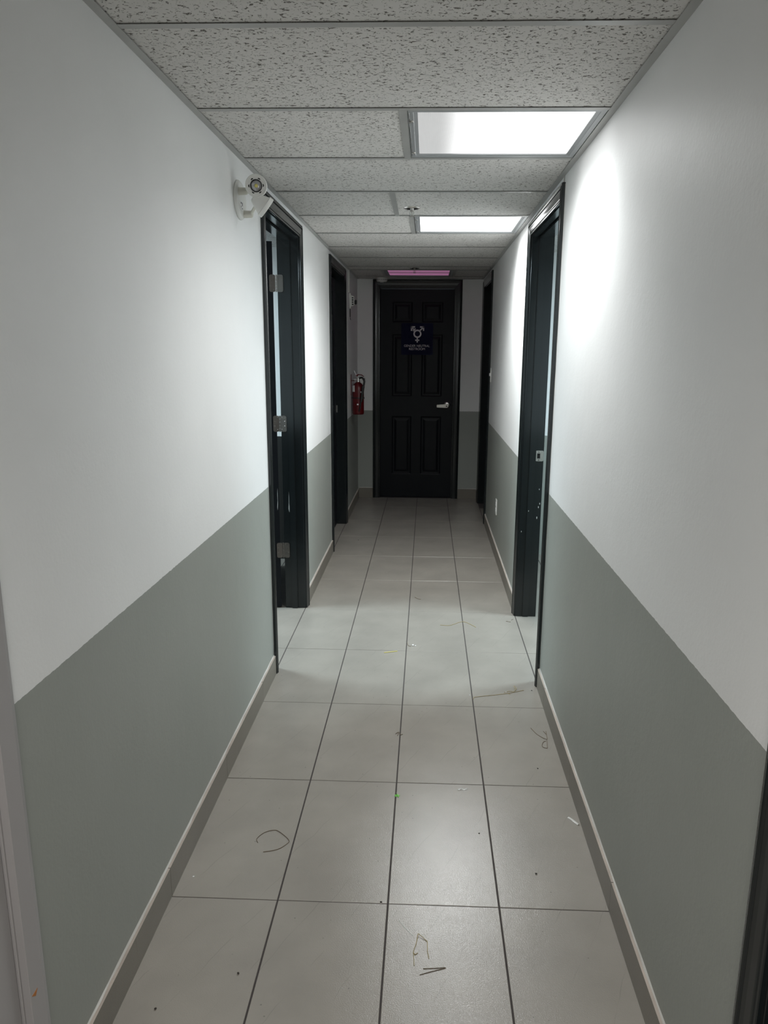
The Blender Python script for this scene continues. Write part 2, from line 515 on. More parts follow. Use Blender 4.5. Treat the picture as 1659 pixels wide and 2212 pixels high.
wall_side('wall_left', -TK, 0, YB, YE, [D_left_near, D_left_open, D_left_far],
          'left corridor wall painted white above and grey-green below')
wall_side('wall_right', W, W + TK, YB, YE, [D_right_near, D_right_open, D_right_far],
          'right corridor wall painted white above and grey-green below')
bm = bmesh.new()
box(bm, -0.3, D_end[0] - RV, YE, YE + TK, 0, H + 0.1); box(bm, D_end[1] + RV, W + 0.3, YE, YE + TK, 0, H + 0.1)
box(bm, D_end[0] - RV, D_end[1] + RV, YE, YE + TK, 2.083 + RV, H + 0.1)
tag(bm_to('wall_back', bm, M['wall']), 'end wall of the corridor around the restroom door', 'wall', kind='structure')
bm = bmesh.new(); box(bm, -0.3, W + 0.3, YB - 0.1, YB, 0, H + 0.1)
tag(bm_to('wall_front', bm, M['wall']), 'wall behind the viewer closing the corridor', 'wall', kind='structure')


def side_room(name, xa, xb, y0, y1, label, mat='wall'):
    bm = bmesh.new(); lo, hi = min(xa, xb), max(xa, xb)
    box(bm, lo, hi, y1, y1 + 0.1, 0, H + 0.1); box(bm, lo, hi, y0 - 0.1, y0, 0, H + 0.1)
    far = xb
    box(bm, far, far + (0.1 if xb > xa else -0.1), y0 - 0.1, y1 + 0.1, 0, H + 0.1)
    tag(bm_to(name, bm, M[mat]), label, 'wall', kind='structure')


side_room('wall_left_room', -TK, -2.3, 2.6, 5.36, 'walls of the room behind the open left doorway', 'wall_darkened')
side_room('wall_right_room', W + TK, W + 2.4, 2.6, 5.60, 'walls of the room behind the open right doorway')

# patched strip of drywall on the near side of the right doorway head
bm = bmesh.new(); box(bm, W - 0.004, W, 3.275, 3.281, ZT + 0.066, H)
p = bm_to('trim_1', bm, M['caulk']); tag(p, 'white caulked drywall edge rising above the right doorway casing', 'trim', kind='structure')

# ---------------------------------------------------------------- ceiling
bm = bmesh.new(); box(bm, -2.6, 3.9, YB - 0.1, YE + 0.2, H + 0.10, H + 0.16)
ceiling = bm_to('ceiling', bm, M['deck'])
tag(ceiling, 'suspended ceiling of speckled white tiles in a thin metal grid', 'ceiling', kind='structure')
GR = [-1.23, -0.62, -0.01, 0.60, 1.214, 1.828, 2.418, 3.000, 3.600, 4.212, 4.830, 5.444, 6.058, 6.672, 6.950, 7.550]
XA, XB = 0.022, W - 0.022
XT0, XT1 = 0.006, W - 0.006


def grid_bar(x0, x1, y0, y1, along):
    bm = bmesh.new()
    box(bm, x0, x1, y0, y1, H, H + 0.0007)
    if along == 'x': ym = (y0 + y1) / 2; box(bm, x0, x1, ym - 0.0012, ym + 0.0012, H + 0.0007, H + 0.035)
    else: xm = (x0 + x1) / 2; box(bm, xm - 0.0012, xm + 0.0012, y0, y1, H + 0.0007, H + 0.035)
    return bm_to('grid_bar', bm, M['grid'], ceiling)


for y in GR: grid_bar(XT0, XT1, y - 0.012, y + 0.012, 'x')
for x, y0, y1 in ((0.612, 2.430, 2.988), (0.527, 3.612, 4.200), (0.600, 4.224, 4.818), (0.285, 6.962, 7.538), (0.922, 6.962, 7.538)):
    grid_bar(x - 0.012, x + 0.012, y0, y1, 'y')
for x0, x1 in ((0.0, XA), (XB, W)):
    bm = bmesh.new(); box(bm, x0, x1, YB, YE, H - 0.0008, H - 0.0001)
    xw = x0 if x0 == 0 else x1
    box(bm, xw, xw + (0.0008 if x0 == 0 else -0.0008), YB, YE, H - 0.0001, H + 0.025)
    bm_to('wall_angle', bm, M['grid'], ceiling)
bm = bmesh.new(); box(bm, XA, XB, YE - 0.022, YE, H - 0.0008, H - 0.0001)
bm_to('wall_angle', bm, M['grid'], ceiling)


def ceiling_tile(x0, x1, y0, y1):
    o = Vector(((x0 + x1) / 2, (y0 + y1) / 2, H + 0.0032))
    bm = bmesh.new(); lx, ly, c = (x1 - x0) / 2, (y1 - y0) / 2, 0.0015
    def ring(a, b_, z): return [bm.verts.new(p) for p in ((-a, -b_, z), (a, -b_, z), (a, b_, z), (-a, b_, z))]
    A, B, C = ring(lx - c, ly - c, 0), ring(lx, ly, c), ring(lx, ly, 0.015)
    for P, Q in ((A, B), (B, C)):
        for k in range(4): bm.faces.new((P[k], P[(k + 1) % 4], Q[(k + 1) % 4], Q[k]))
    bm.faces.new(A); bm.faces.new(C)
    t = bm_to('ceiling_tile', bm, M['acoustic'], ceiling, loc=o)
    t.rotation_euler = (rnd.uniform(-.0012, .0012), 0, 0)
    return t


edges = [YB] + GR + [YE]
for i in range(len(edges) - 1):
    y0, y1 = edges[i] + 0.004, edges[i + 1] - 0.004
    ym = (y0 + y1) / 2
    if 2.42 < ym < 3.0: ceiling_tile(XT0, 0.608, y0, y1)
    elif 3.6 < ym < 4.2: ceiling_tile(XT0, 0.523, y0, y1); ceiling_tile(0.531, XT1, y0, y1)
    elif 4.22 < ym < 4.82: ceiling_tile(XT0, 0.596, y0, y1)
    elif 6.95 < ym < 7.55: ceiling_tile(XT0, 0.281, y0, y1); ceiling_tile(0.926, XT1, y0, y1)
    else: ceiling_tile(XT0, XT1, y0, y1)
bm = bmesh.new(); box(bm, -2.4, -TK, 2.5, 5.5, H - 0.01, H + 0.05); box(bm, W + TK, 3.7, 2.5, 5.7, H - 0.01, H + 0.05)
tag(bm_to('ceiling_rooms', bm, M['acoustic']), 'speckled ceilings of the two rooms beside the corridor', 'ceiling', kind='structure')


def ceiling_light(x0, x1, y0, y1, mat, label, fw=0.029, hardware=True):
    cx, cy = (x0 + x1) / 2, (y0 + y1) / 2
    t = thing('ceiling_light', (cx, cy, H), label, 'ceiling light', 'square panel lights in the corridor ceiling')
    hx, hy = (x1 - x0) / 2, (y1 - y0) / 2
    # door frame with a bevelled inner lip
    bm = bmesh.new()
    def ring(a, b_, z): return [bm.verts.new(p) for p in ((-a, -b_, z), (a, -b_, z), (a, b_, z), (-a, b_, z))]
    R_ = [ring(hx, hy, 0.012), ring(hx, hy, 0.0012), ring(hx - 0.001, hy - 0.001, 0.0006), ring(hx - fw * .55, hy - fw * .55, 0.0006),
          ring(hx - fw * .6, hy - fw * .6, 0.002), ring(hx - fw, hy - fw, 0.004), ring(hx - fw, hy - fw, 0.012)]
    for A, B in zip(R_, R_[1:] + [R_[0]]):
        for k in range(4): bm.faces.new((A[k], A[(k + 1) % 4], B[(k + 1) % 4], B[k]))
    bm_to('frame', bm, M['frame'], t)
    bm = bmesh.new(); box(bm, -hx + fw - .004, hx - fw + .004, -hy + fw - .004, hy - fw + .004, 0.0075, 0.0105)
    bm_to('diffuser', bm, mat, t)
    bm = bmesh.new(); box(bm, -hx + .006, hx - .006, -hy + .006, hy - .006, 0.0125, 0.085)
    bm_to('housing', bm, M['frame'], t)
    if hardware:
        bm = bmesh.new(); tube(bm, [(-hx + 0.0035, -hy + .012, -0.0012), (-hx + 0.0035, hy - .012, -0.0012)], 0.0014)
        bm_to('hinge_rod', bm, M['silver'], t)
        for s in (-0.62, 0.74):
            bm = bmesh.new(); lathe(bm, (-hx + 0.011, hy * s, 0.0008), (0, 0, -1), [(0, .006), (.003, .0055), (.004, .003)], 10)
            box(bm, -hx + .003, -hx + .011, hy * s - .003, hy * s + .003, -0.0028, -0.0014)
            bm_to('latch', bm, M['chrome'], t)
    return t


ceiling_light(0.625, 1.199, 2.431, 2.987, M['lit_half'], 'lit square ceiling panel nearest the viewer with a dim ribbed left end')
ceiling_light(0.613, 1.199, 4.225, 4.817, M['lit'], 'evenly glowing white square ceiling panel between the two open doorways')
ceiling_light(0.298, 0.909, 6.963, 7.537, M['pink'], 'failing square ceiling panel glowing pink above the restroom door', fw=0.034, hardware=False)

# ---------------------------------------------------------------- doorways
PROF = [(0, 0), (0, .0075), (.0015, .0092), (.006, .0100), (.0075, .0086), (.0095, .0086), (.011, .0104), (.014, .0112), (.030, .0128),
        (.040, .0148), (.0415, .0132), (.044, .0132), (.046, .0165), (.050, .0178), (.054, .0165), (.056, .0142),
        (.058, .0150), (.0625, .0145), (.065, .0120), (.065, 0)]


def mapper(side):
    if side == 'L': return lambda a, t, z: Vector((t, a, z))
    if side == 'R': return lambda a, t, z: Vector((W - t, a, z))
    return lambda a, t, z: Vector((a, YE - t, z))


def mbox(bm, mp, a0, a1, t0, t1, z0, z1):
    p, q = mp(a0, t0, z0), mp(a1, t1, z1); return box(bm, p.x, q.x, p.y, q.y, p.z, q.z)


FLAT = [(0, 0), (0, .0110), (.0015, .0126), (.046, .0126), (.050, .0110), (.065, .0060), (.065, 0)]


def casing(mp, a0, a1, zt, mat, root, PROF=PROF, k=1.0):
    def seg(fa, fb):
        bm = bmesh.new()
        A = [bm.verts.new(mp(*fa(w * k, t))) for w, t in PROF]; B = [bm.verts.new(mp(*fb(w * k, t))) for w, t in PROF]
        for i in range(len(PROF)): j = (i + 1) % len(PROF); bm.faces.new((A[i], A[j], B[j], B[i]))
        bm.faces.new(A); bm.faces.new(B)
        under(root, bm_to('casing', bm, mat))
    seg(lambda w, t: (a0 - w, t, 0), lambda w, t: (a0 - w, t, zt + w))
    seg(lambda w, t: (a0 - w, t, zt + w), lambda w, t: (a1 + w, t, zt + w))
    seg(lambda w, t: (a1 + w, t, zt + w), lambda w, t: (a1 + w, t, 0))


def jambs(mp, a0, a1, zt, mat, root, stop_t):
    j = 0.018
    for (p0, p1, z0, z1) in ((a0 - RV, a0 - RV + j, 0, zt + RV), (a1 + RV - j, a1 + RV, 0, zt + RV), (a0 - RV + j, a1 + RV - j, zt + RV - j, zt + RV)):
        bm = bmesh.new(); mbox(bm, mp, p0, p1, -TK, 0.0, z0, z1); under(root, bm_to('jamb', bm, mat, bevel=.0012))
    s0, s1 = stop_t
    for (p0, p1, z0, z1) in ((a0 - RV + j, a0 - RV + j + .010, 0, zt + RV - j), (a1 + RV - j - .010, a1 + RV - j, 0, zt + RV - j),
                             (a0 - RV + j + .010, a1 + RV - j - .010, zt + RV - j - .010, zt + RV - j)):
        bm = bmesh.new(); mbox(bm, mp, p0, p1, s0, s1, z0, z1); under(root, bm_to('door_stop', bm, mat, bevel=.003, seg=2))


def six_panel(mp_local, w, h, th, mat, root, rects, name='door_slab'):
    """slab in local coords u (0..w), z (0..h), n outward (0 = front face); rects = raised panels"""
    us = sorted({0, w} | {r[0] for r in rects} | {r[1] for r in rects})
    zs = sorted({0, h} | {r[2] for r in rects} | {r[3] for r in rects})
    bm = bmesh.new()
    for side, n0 in ((1, 0.0), (-1, -th)):
        for i in range(len(us) - 1):
            for k in range(len(zs) - 1):
                uc, zc = (us[i] + us[i + 1]) / 2, (zs[k] + zs[k + 1]) / 2
                if side == 1 and any(r[0] < uc < r[1] and r[2] < zc < r[3] for r in rects): continue
                bm.faces.new([bm.verts.new(mp_local(*q)) for q in ((us[i], n0, zs[k]), (us[i + 1], n0, zs[k]), (us[i + 1], n0, zs[k + 1]), (us[i], n0, zs[k + 1]))])
    for (ua, ub) in ((0, 0), (w, w)):
        bm.faces.new([bm.verts.new(mp_local(*q)) for q in ((ua, 0, 0), (ua, -th, 0), (ua, -th, h), (ua, 0, h))])
    for z in (0, h):
        bm.faces.new([bm.verts.new(mp_local(*q)) for q in ((0, 0, z), (0, -th, z), (w, -th, z), (w, 0, z))])
    bmesh.ops.remove_doubles(bm, verts=bm.verts, dist=1e-5)
    slab = under(root, bm_to(name, bm, mat))
    for (a, b_, c, d) in rects:
        bm = bmesh.new(); rings = []
        for ins, dep in ((0, 0), (.004, -.0015), (.011, -.0075), (.020, -.0085), (.024, -.0085), (.046, -.0015), (.050, -.0015)):
            rings.append([bm.verts.new(mp_local(*q)) for q in ((a + ins, dep, c + ins), (b_ - ins, dep, c + ins), (b_ - ins, dep, d - ins), (a + ins, dep, d - ins))])
        for A, B in zip(rings, rings[1:]):
            for k in range(4): bm.faces.new((A[k], A[(k + 1) % 4], B[(k + 1) % 4], B[k]))
        bm.faces.new(rings[-1])
        pn = bm_to('door_panel', bm, mat, recalc=False)
        # make the normals face outward
        me = pn.data; o0 = mp_local(0, 0, 0); o1 = mp_local(0, 1, 0)
        if me.polygons[len(me.polygons) - 1].normal.dot(o1 - o0) < 0:
            me.flip_normals()
        under(slab, pn)
    return slab


def hinge(root, pin, z, dA, dB, nA, nB, mat):
    """butt hinge: leaves run along dA and dB from the pin, nA/nB point at the viewer side of each leaf"""
    pin = Vector(pin)
    h = thing('hinge', (0, 0, 0), None, None); h.parent = root; h.location = Vector((pin.x, pin.y, z)) - Vector(root.location)
    for k in range(5):
        bm = bmesh.new(); z0 = -0.0445 + k * .0178
        lathe(bm, (0, 0, z0 + .0006), (0, 0, 1), [(0, .0056), (.0166, .0056)], 12)
        bm_to('knuckle', bm, mat, h, smooth='auto')
    for d, n in ((dA, nA), (dB, nB)):
        d = Vector(d).normalized(); n = Vector(n).normalized()
        bm = bmesh.new()
        rrect(bm, d * 0.0205, d, (0, 0, 1), n, 0.033, 0.089, 0.010, 0.0022)
        bm_to('leaf', bm, mat, h)
        bm = bmesh.new()
        for (sd, sz) in ((.012, .033), (.029, .012), (.012, -.033), (.029, -.014)):
            lathe(bm, d * sd + Vector((0, 0, sz)) + n * .0022, n, [(0, .0038), (.0006, .0030), (.0006, .0012), (.0001, .0011)], 10)
        bm_to('screw', bm, M['steel'], h)
    return h


def chip(root, pts3, n, mat, name='paint_chip'):
    """irregular flake of bare primer on a trim surface: polygon extruded 0.3 mm"""
    bm = bmesh.new(); n = Vector(n)
    A = [bm.verts.new(Vector(p)) for p in pts3]; B = [bm.verts.new(Vector(p) + n * .0004) for p in pts3]
    bm.faces.new(B); bm.faces.new(A)
    for k in range(len(A)): bm.faces.new((A[k], A[(k + 1) % len(A)], B[(k + 1) % len(A)], B[k]))
    return under(root, bm_to(name, bm, mat))


# door 1: open doorway on the left; the slab is swung back into the room
mp = mapper('L'); a0, a1 = D_left_open
d1 = thing('door_1', (0, (a0 + a1) / 2, 0), 'charcoal doorway on the left with three hinges, beside the emergency light', 'door', kind='structure')
casing(mp, a0, a1, ZT, M['trim'], d1)
jambs(mp, a0, a1, ZT, M['trim'], d1, (-0.078, -0.042))
JF = a1 - 0.005             # face of the far jamb
ang = math.radians(12)
pin = Vector((-TK - 0.006, JF - 0.003, 0))
sd = Vector((-math.sin(ang), math.cos(ang), 0))        # direction of the opened slab
sn = Vector((-math.cos(ang), -math.sin(ang), 0))       # across its thickness, away from the wall
edge0 = pin + sn * 0.017 + sd * 0.004


def slab_map(u, n, z): return edge0 + sd * u + sn * (0.036 + n) + Vector((0, 0, z + 0.008))


PR = lambda w: [(w * .17, w * .455, h0, h1) for h0, h1 in ((.235, .83), (1.02, 1.63), (1.74, 1.935))] + \
               [(w * .545, w * .83, h0, h1) for h0, h1 in ((.235, .83), (1.02, 1.63), (1.74, 1.935))]
six_panel(slab_map, 0.855, 2.03, 0.036, M['slab'], d1, PR(.855))
for z in (1.825, 1.078, 0.351):
    hinge(d1, pin, z, (1, 0, 0), sn, (0, -1, 0), -sd, M['steel'])
# chips of paint on the hinge jamb and slab edge
for zc, xo in ((0.64, -0.082),):
    pts = [(xo, zc + .055), (xo + .002, zc + .02), (xo + .001, zc - .01), (xo + .004, zc - .05), (xo + .001, zc - .066), (xo - .004, zc - .045), (xo - .001, zc - .01)]
    chip(d1, [(x, JF - 0.0003 - (0.010 if x > -.078 else 0), z) for x, z in pts], (0, -1, 0), M['chip'])
pts = [(.007, .055), (.009, .02), (.008, -.02), (.011, -.055), (.009, -.075), (.006, -.04)]
chip(d1, [edge0 + sn * u + Vector((0, 0, 0.66 + z)) - sd * .0003 for u, z in pts], -sd, M['chip'])
for (t, z, s) in ((.0115, 1.30, .004), (.0118, .90, .004), (.0112, .72, .003), (.0118, 1.02, .003)):
    chip(d1, [(t, a0 - .030 + s * math.cos(q), z + s * math.sin(q)) for q in (0, 1.1, 2.3, 3.4, 4.6, 5.5)], (1, 0, 0), M['chip'])

# door 2: open doorway on the right
mp = mapper('R'); a0, a1 = D_right_open
d2 = thing('door_2', (W, (a0 + a1) / 2, 0), 'charcoal doorway on the right with a bare strike plate on its jamb', 'door', kind='structure')
casing(mp, a0, a1, ZT, M['trim'], d2)
jambs(mp, a0, a1, ZT, M['trim'], d2, (-0.072, -0.036))
jf = a1 - 0.005
st = thing('strike_plate', (0, 0, 0), None, None); st.parent = d2; st.location = Vector((W + 0.092, jf, 0.925)) - Vector(d2.location)
bm = bmesh.new(); rrect(bm, (0, 0, 0), (1, 0, 0), (0, 0, 1), (0, -1, 0), 0.044, 0.058, 0.007, 0.002)
bm_to('plate', bm, M['chrome'], st)
bm = bmesh.new(); box(bm, -0.013, 0.003, -0.0026, -0.0018, -0.014, 0.014)
bm_to('latch_hole', bm, M['dark'], st)
bm = bmesh.new()
for z in (-.022, .022): lathe(bm, (-.004, -.002, z), (0, -1, 0), [(0, .004), (.001, .003)], 10)
bm_to('screw', bm, M['steel'], st)
for (x, z, s) in ((.100, .74, .003), (.10, .64, .004), (.094, .58, .005), (.045, .62, .003), (.012, .50, .003), (.106, .66, .004)):
    chip(d2, [(W + x + s * .6 * math.cos(q), jf - .0004 - (.0105 if .036 < x < .072 else 0), z + 1.6 * s * math.sin(q)) for q in (0, 1.1, 2.3, 3.4, 4.6, 5.5)], (0, -1, 0), M['chip'])


def closed_door(dname, side, span, label, mat_trim, mat_slab, recess, rects=None, strike=False, ZT=ZT):
    mp = mapper(side); a0, a1 = span
    base = mp((a0 + a1) / 2, 0, 0)
    d = thing(dname, base, label, 'door', kind='structure')
    casing(mp, a0, a1, ZT, mat_trim, d, FLAT if mat_trim is M['gtrim'] else PROF)
    jambs(mp, a0, a1, ZT, mat_trim, d, (-recess - .036 - .012, -recess - .036))
    s0, s1 = a0 + .0075, a1 - .0075
    w = s1 - s0
    six_panel(lambda u, n, z: mp(s0 + u, -recess + n, z + .008), w, ZT - .030, .036, mat_slab, d, rects or PR(w))
    if strike:
        p = bmesh.new(); mbox(p, mp, s1 + .001, s1 + .004, -recess + .003, -recess + .012, .965, 1.025)
        under(d, bm_to('strike_lip', p, M['chrome']))
    return d


closed_door('door_3', 'L', D_left_far, 'dark shut doorway on the left just before the fire extinguisher', M['trim'], M['slab'], 0.072, strike=True)
closed_door('door_4', 'R', D_right_far, 'dark shut doorway at the far right corner beside the light switch', M['trim'], M['slab'], 0.072, strike=True)
closed_door('door_5', 'L', D_left_near, 'pale grey painted door and casing at the near left edge', M['gtrim'], M['gtrim'], 0.004)
closed_door('door_6', 'R', D_right_near, 'charcoal door casing at the near right edge', M['trim'], M['slab'], 0.05)
c0 = D_end[0] + .0075
er = [(.344 - c0, .536 - c0, 1.74, 1.935), (.637 - c0, .839 - c0, 1.74, 1.935), (.341 - c0, .544 - c0, 1.022, 1.628), (.628 - c0, .841 - c0, 1.022, 1.628),
      (.355 - c0, .540 - c0, .236, .826), (.642 - c0, .838 - c0, .236, .826)]
er = [(a, b_, c, d) for a, b_, c, d in er]
for i in (0, 2, 4):      # columns line up
    er[i] = (.343 - c0, .540 - c0, er[i][2], er[i][3]); er[i + 1] = (.634 - c0, .840 - c0, er[i][2], er[i][3])
d7 = closed_door('door_7', 'E', D_end, 'black six-panel restroom door closing the end of the corridor', M['trim'], M['slab'], 0.028, rects=er, ZT=2.083)
# orange chip in the near left casing
chip(bpy.data.objects['door_5'], [(.0126, 1.112, .362), (.0126, 1.132, .362), (.0126, 1.124, .352)], (1, 0, 0), M['orange'])

# lever handle on the restroom door
yf = YE + 0.028
lv = thing('lever_handle', (0, 0, 0), None, None); lv.parent = d7; lv.location = Vector((0.897, yf, 0.945)) - Vector(d7.location)
bm = bmesh.new(); lathe(bm, (0, 0, 0.004), (0, -1, 0), [(0, .033), (.004, .033), (.008, .030), (.011, .022), (.012, .014), (.040, .012)], 28)
bm_to('rosette', bm, M['chrome'], lv, smooth='auto')
bm = bmesh.new()
lathe(bm, (-.006, -.036, -.004), (0, -1, 0), [(0, .0165), (.002, .018), (.016, .018), (.018, .016)], 24)
for s in (0,):
    v = [(-.012, .014), (-.100, .008), (-.104, .004), (-.104, -.014), (-.100, -.018), (-.012, -.021)]
    A = [bm.verts.new((x, -.038, z)) for x, z in v]; B = [bm.verts.new((x, -.052, z)) for x, z in v]
    bm.faces.new(A); bm.faces.new(B)
    for k in range(len(v)): bm.faces.new((A[k], A[(k + 1) % len(v)], B[(k + 1) % len(v)], B[k]))
bm_to('lever', bm, M['chrome'], lv, smooth='auto')
bm = bmesh.new(); lathe(bm, (-.006, -.0545, -.004), (0, -1, 0), [(0, .0075), (.001, .0070), (.0012, .004), (.0005, .003)], 16)
bm_to('lock_cylinder', bm, M['black'], lv)

# ---------------------------------------------------------------- skirting tiles
def baseboard(name, side, spans, label, h=0.090, th=0.010):
    mp = mapper(side)
    root = thing(name, (0, 0, 0), label, 'baseboard', kind='structure')
    bmc = bmesh.new()
    for (s0, s1) in spans:
        cuts = [s0]
        if side != 'E':
            k = math.ceil((s0 - GY0) / TY + 1e-3)
            while GY0 + k * TY < s1 - 0.01: cuts.append(GY0 + k * TY); k += 1
        cuts.append(s1)
        for a, b_ in zip(cuts, cuts[1:]):
            bm = bmesh.new()
            dh = rnd.uniform(-.0008, .0008)
            vs_ = mbox(bm, mp, a + .0008, b_ - .0008, 0.0002, th, 0.0003, h + dh)
            bm.faces.ensure_lookup_table()
            for f in bm.faces:
                if all(abs(v.co.z - (h + dh)) < 1e-6 for v in f.verts): f.material_index = 1
            bm_to('skirting_tile', bm, [M['skirt'], M['skirt_top']], root)
        # caulk fillet on top
        n = max(2, int((s1 - s0) / .05)); prev = None
        for i in range(n + 1):
            a = s0 + (s1 - s0) * i / n; hh = .0035 + rnd.uniform(-.001, .0015); ww = .0035 + rnd.uniform(-.001, .0015)
            cur = [bmc.verts.new(mp(a, .0001, h + .0004)), bmc.verts.new(mp(a, ww, h + .0004)), bmc.verts.new(mp(a, .0001, h + hh + .0004))]
            if prev:
                for i0, i1 in ((0, 1), (1, 2), (2, 0)): bmc.faces.new((prev[i0], prev[i1], cur[i1], cur[i0]))
            prev = cur
    bm_to('caulk_bead', bmc, M['caulk'], root)
    return root


baseboard('baseboard_left', 'L', [(D_left_near[1] + .067, D_left_open[0] - .066), (D_left_open[1] + .066, D_left_far[0] - .066), (D_left_far[1] + .066, YE - .011)],
          'tile skirting along the foot of the left wall')
baseboard('baseboard_right', 'R', [(D_right_near[1] + .067, D_right_open[0] - .066), (D_right_open[1] + .066, D_right_far[0] - .066), (D_right_far[1] + .066, YE - .011)],
          'tile skirting along the foot of the right wall')
baseboard('baseboard_back', 'E', [(0.011, D_end[0] - .066), (D_end[1] + .066, W - .011)], 'short tile skirting pieces either side of the restroom door', h=.100)

# caulk lines where casings meet the white walls
def caulk_line(root_name, side, a, z0, z1):
    mp = mapper(side); bm = bmesh.new(); n = 40; prev = None; s = 1 if side else 1
    for i in range(n + 1):
        z = z0 + (z1 - z0) * i / n; w = .0011 + rnd.uniform(-.0004, .0006)
        cur = [bm.verts.new(mp(a, .0001, z)), bm.verts.new(mp(a - w, .0001, z)), bm.verts.new(mp(a, w * .9, z))]
        if prev:
            for i0, i1 in ((0, 1), (1, 2), (2, 0)): bm.faces.new((prev[i0], prev[i1], cur[i1], cur[i0]))
        prev = cur
    under(bpy.data.objects[root_name], bm_to('caulk_bead', bm, M['caulk']))


caulk_line('door_1', 'L', D_left_open[0] - .0652, .095, 2.12)
caulk_line('door_2', 'R', D_right_open[0] - .0652, .095, 2.12)
caulk_line('door_3', 'L', D_left_far[0] - .0652, .095, 2.12)

# ---------------------------------------------------------------- restroom sign
sx, sz, sy = 0.588, 1.590, YE + 0.028
sg = thing('restroom_sign', (sx, sy, sz), 'navy square sign with white symbol reading gender neutral restroom on the end door', 'sign')
bm = bmesh.new(); rrect(bm, (0, -0.0006, 0), (1, 0, 0), (0, 0, 1), (0, -1, 0), .314, .303, .006, .003)
bm_to('sign_plate', bm, M['navy'], sg)
YS = -0.0036
bm = bmesh.new()
def stroke(p, q, w):
    p, q = Vector((p[0], 0, p[1])), Vector((q[0], 0, q[1])); d = (q - p).normalized(); n = Vector((-d.z, 0, d.x)) * (w / 2)
    A = [bm.verts.new(Vector((v.x, YS - .0001, v.z))) for v in (p - n, q - n, q + n, p + n)]
    B = [bm.verts.new(Vector((v.x, YS - .0012, v.z))) for v in (p - n, q - n, q + n, p + n)]
    bm.faces.new(A); bm.faces.new(B)
    for k in range(4): bm.faces.new((A[k], A[(k + 1) % 4], B[(k + 1) % 4], B[k]))
PXS = .303 / (69.0)          # metres per photo pixel on the sign; crop scale 18.43 px per photo px
def S(cx_, cy_): return ((cx_ - 760) / 18.43 * PXS, -(cy_ - 790) / 18.43 * PXS)
cc = S(768, 578); R1, R0 = 168 / 18.43 * PXS, 108 / 18.43 * PXS
n = 40
for k in range(n):
    t0, t1 = 2 * math.pi * k / n, 2 * math.pi * (k + 1) / n
    q = [(R1, t0), (R1, t1), (R0, t1), (R0, t0)]
    A = [bm.verts.new((cc[0] + r * math.cos(t), YS - .0001, cc[1] + r * math.sin(t))) for r, t in q]
    B = [bm.verts.new((cc[0] + r * math.cos(t), YS - .0012, cc[1] + r * math.sin(t))) for r, t in q]
    bm.faces.new(B); bm.faces.new(A)
    for j in (0, 2): bm.faces.new((A[j], A[j + 1], B[j + 1], B[j]))
sw = 54 / 18.43 * PXS
stroke(S(764, 740), S(764, 930), sw); stroke(S(680, 838), S(850, 838), sw)          # cross below
stroke(S(868, 455), S(1015, 310), sw); stroke(S(870, 305), S(1045, 305), sw); stroke(S(1018, 280), S(1018, 462), sw)   # right arrow
stroke(S(660, 460), S(525, 310), sw); stroke(S(495, 305), S(668, 305), sw); stroke(S(522, 280), S(522, 462), sw)       # left arrow
stroke(S(585, 468), S(682, 368), sw * .95)                                           # bar across the left arrow
bm_to('symbol', bm, M['sign'], sg)


def lettering(text, x, z, height, width, parent):
    cu = bpy.data.curves.new('lettering', 'FONT'); cu.body = text; cu.align_x = 'CENTER'; cu.extrude = 0.0006; cu.size = 1.0
    tmp = bpy.data.objects.new('lettering_tmp', cu); col.objects.link(tmp)
    bpy.context.view_layer.update()
    dg = bpy.context.evaluated_depsgraph_get()
    me = bpy.data.meshes.new_from_object(tmp.evaluated_get(dg))
    bpy.data.objects.remove(tmp); bpy.data.curves.remove(cu)
    xs = [v.co.x for v in me.vertices]; ys = [v.co.y for v in me.vertices]
    kx = width / (max(xs) - min(xs)); ky = height / (max(ys) - min(ys)); mx_ = (max(xs) + min(xs)) / 2; my = min(ys)
    for v in me.vertices: v.co = Vector(((v.co.x - mx_) * kx, -v.co.z * 0.6, (v.co.y - my) * ky))
    me.materials.clear()
    return link('lettering', me, M['sign'], parent, loc=(x, YS - .0006, z))


a_ = S(752, 1110); lettering('GENDER NEUTRAL', a_[0], a_[1], 92 / 18.43 * PXS, 1065 / 18.43 * PXS, sg)
a_ = S(755, 1235); lettering('RESTROOM', a_[0], a_[1], 92 / 18.43 * PXS, 660 / 18.43 * PXS, sg)

# ---------------------------------------------------------------- emergency light
em = thing('emergency_light', (0, 2.97, 2.008), 'white twin-head emergency light on the left wall beside the doorway casing', 'emergency light')
O = Vector(em.location)
bm = bmesh.new(); lathe(bm, (0, 0, 0), (1, 0, 0), [(0.0002, .067), (.004, .067), (.009, .062), (.011, .052)], 40, su=1.28, sv=1.0)
bm_to('back_plate', bm, M['white'], em, smooth='auto')
bm = bmesh.new(); rrect(bm, (.0112, -.006, -.020), (0, 1, 0), (0, 0, 1), (1, 0, 0), .036, .032, .003, .0004)
stk = bm_to('sticker', bm, M['paper'], em)
bm = bmesh.new()
for (y, z, w, h) in ((-.014, -.011, .012, .006), (.002, -.014, .010, .012), (-.014, -.024, .006, .005), (.000, -.029, .014, .003)):
    box(bm, .0117, .0120, y - w / 2, y + w / 2, z - h / 2, z + h / 2)
ink = bm_to('sticker_print', bm, M['print'], stk); ink.location = (0, 0, 0)


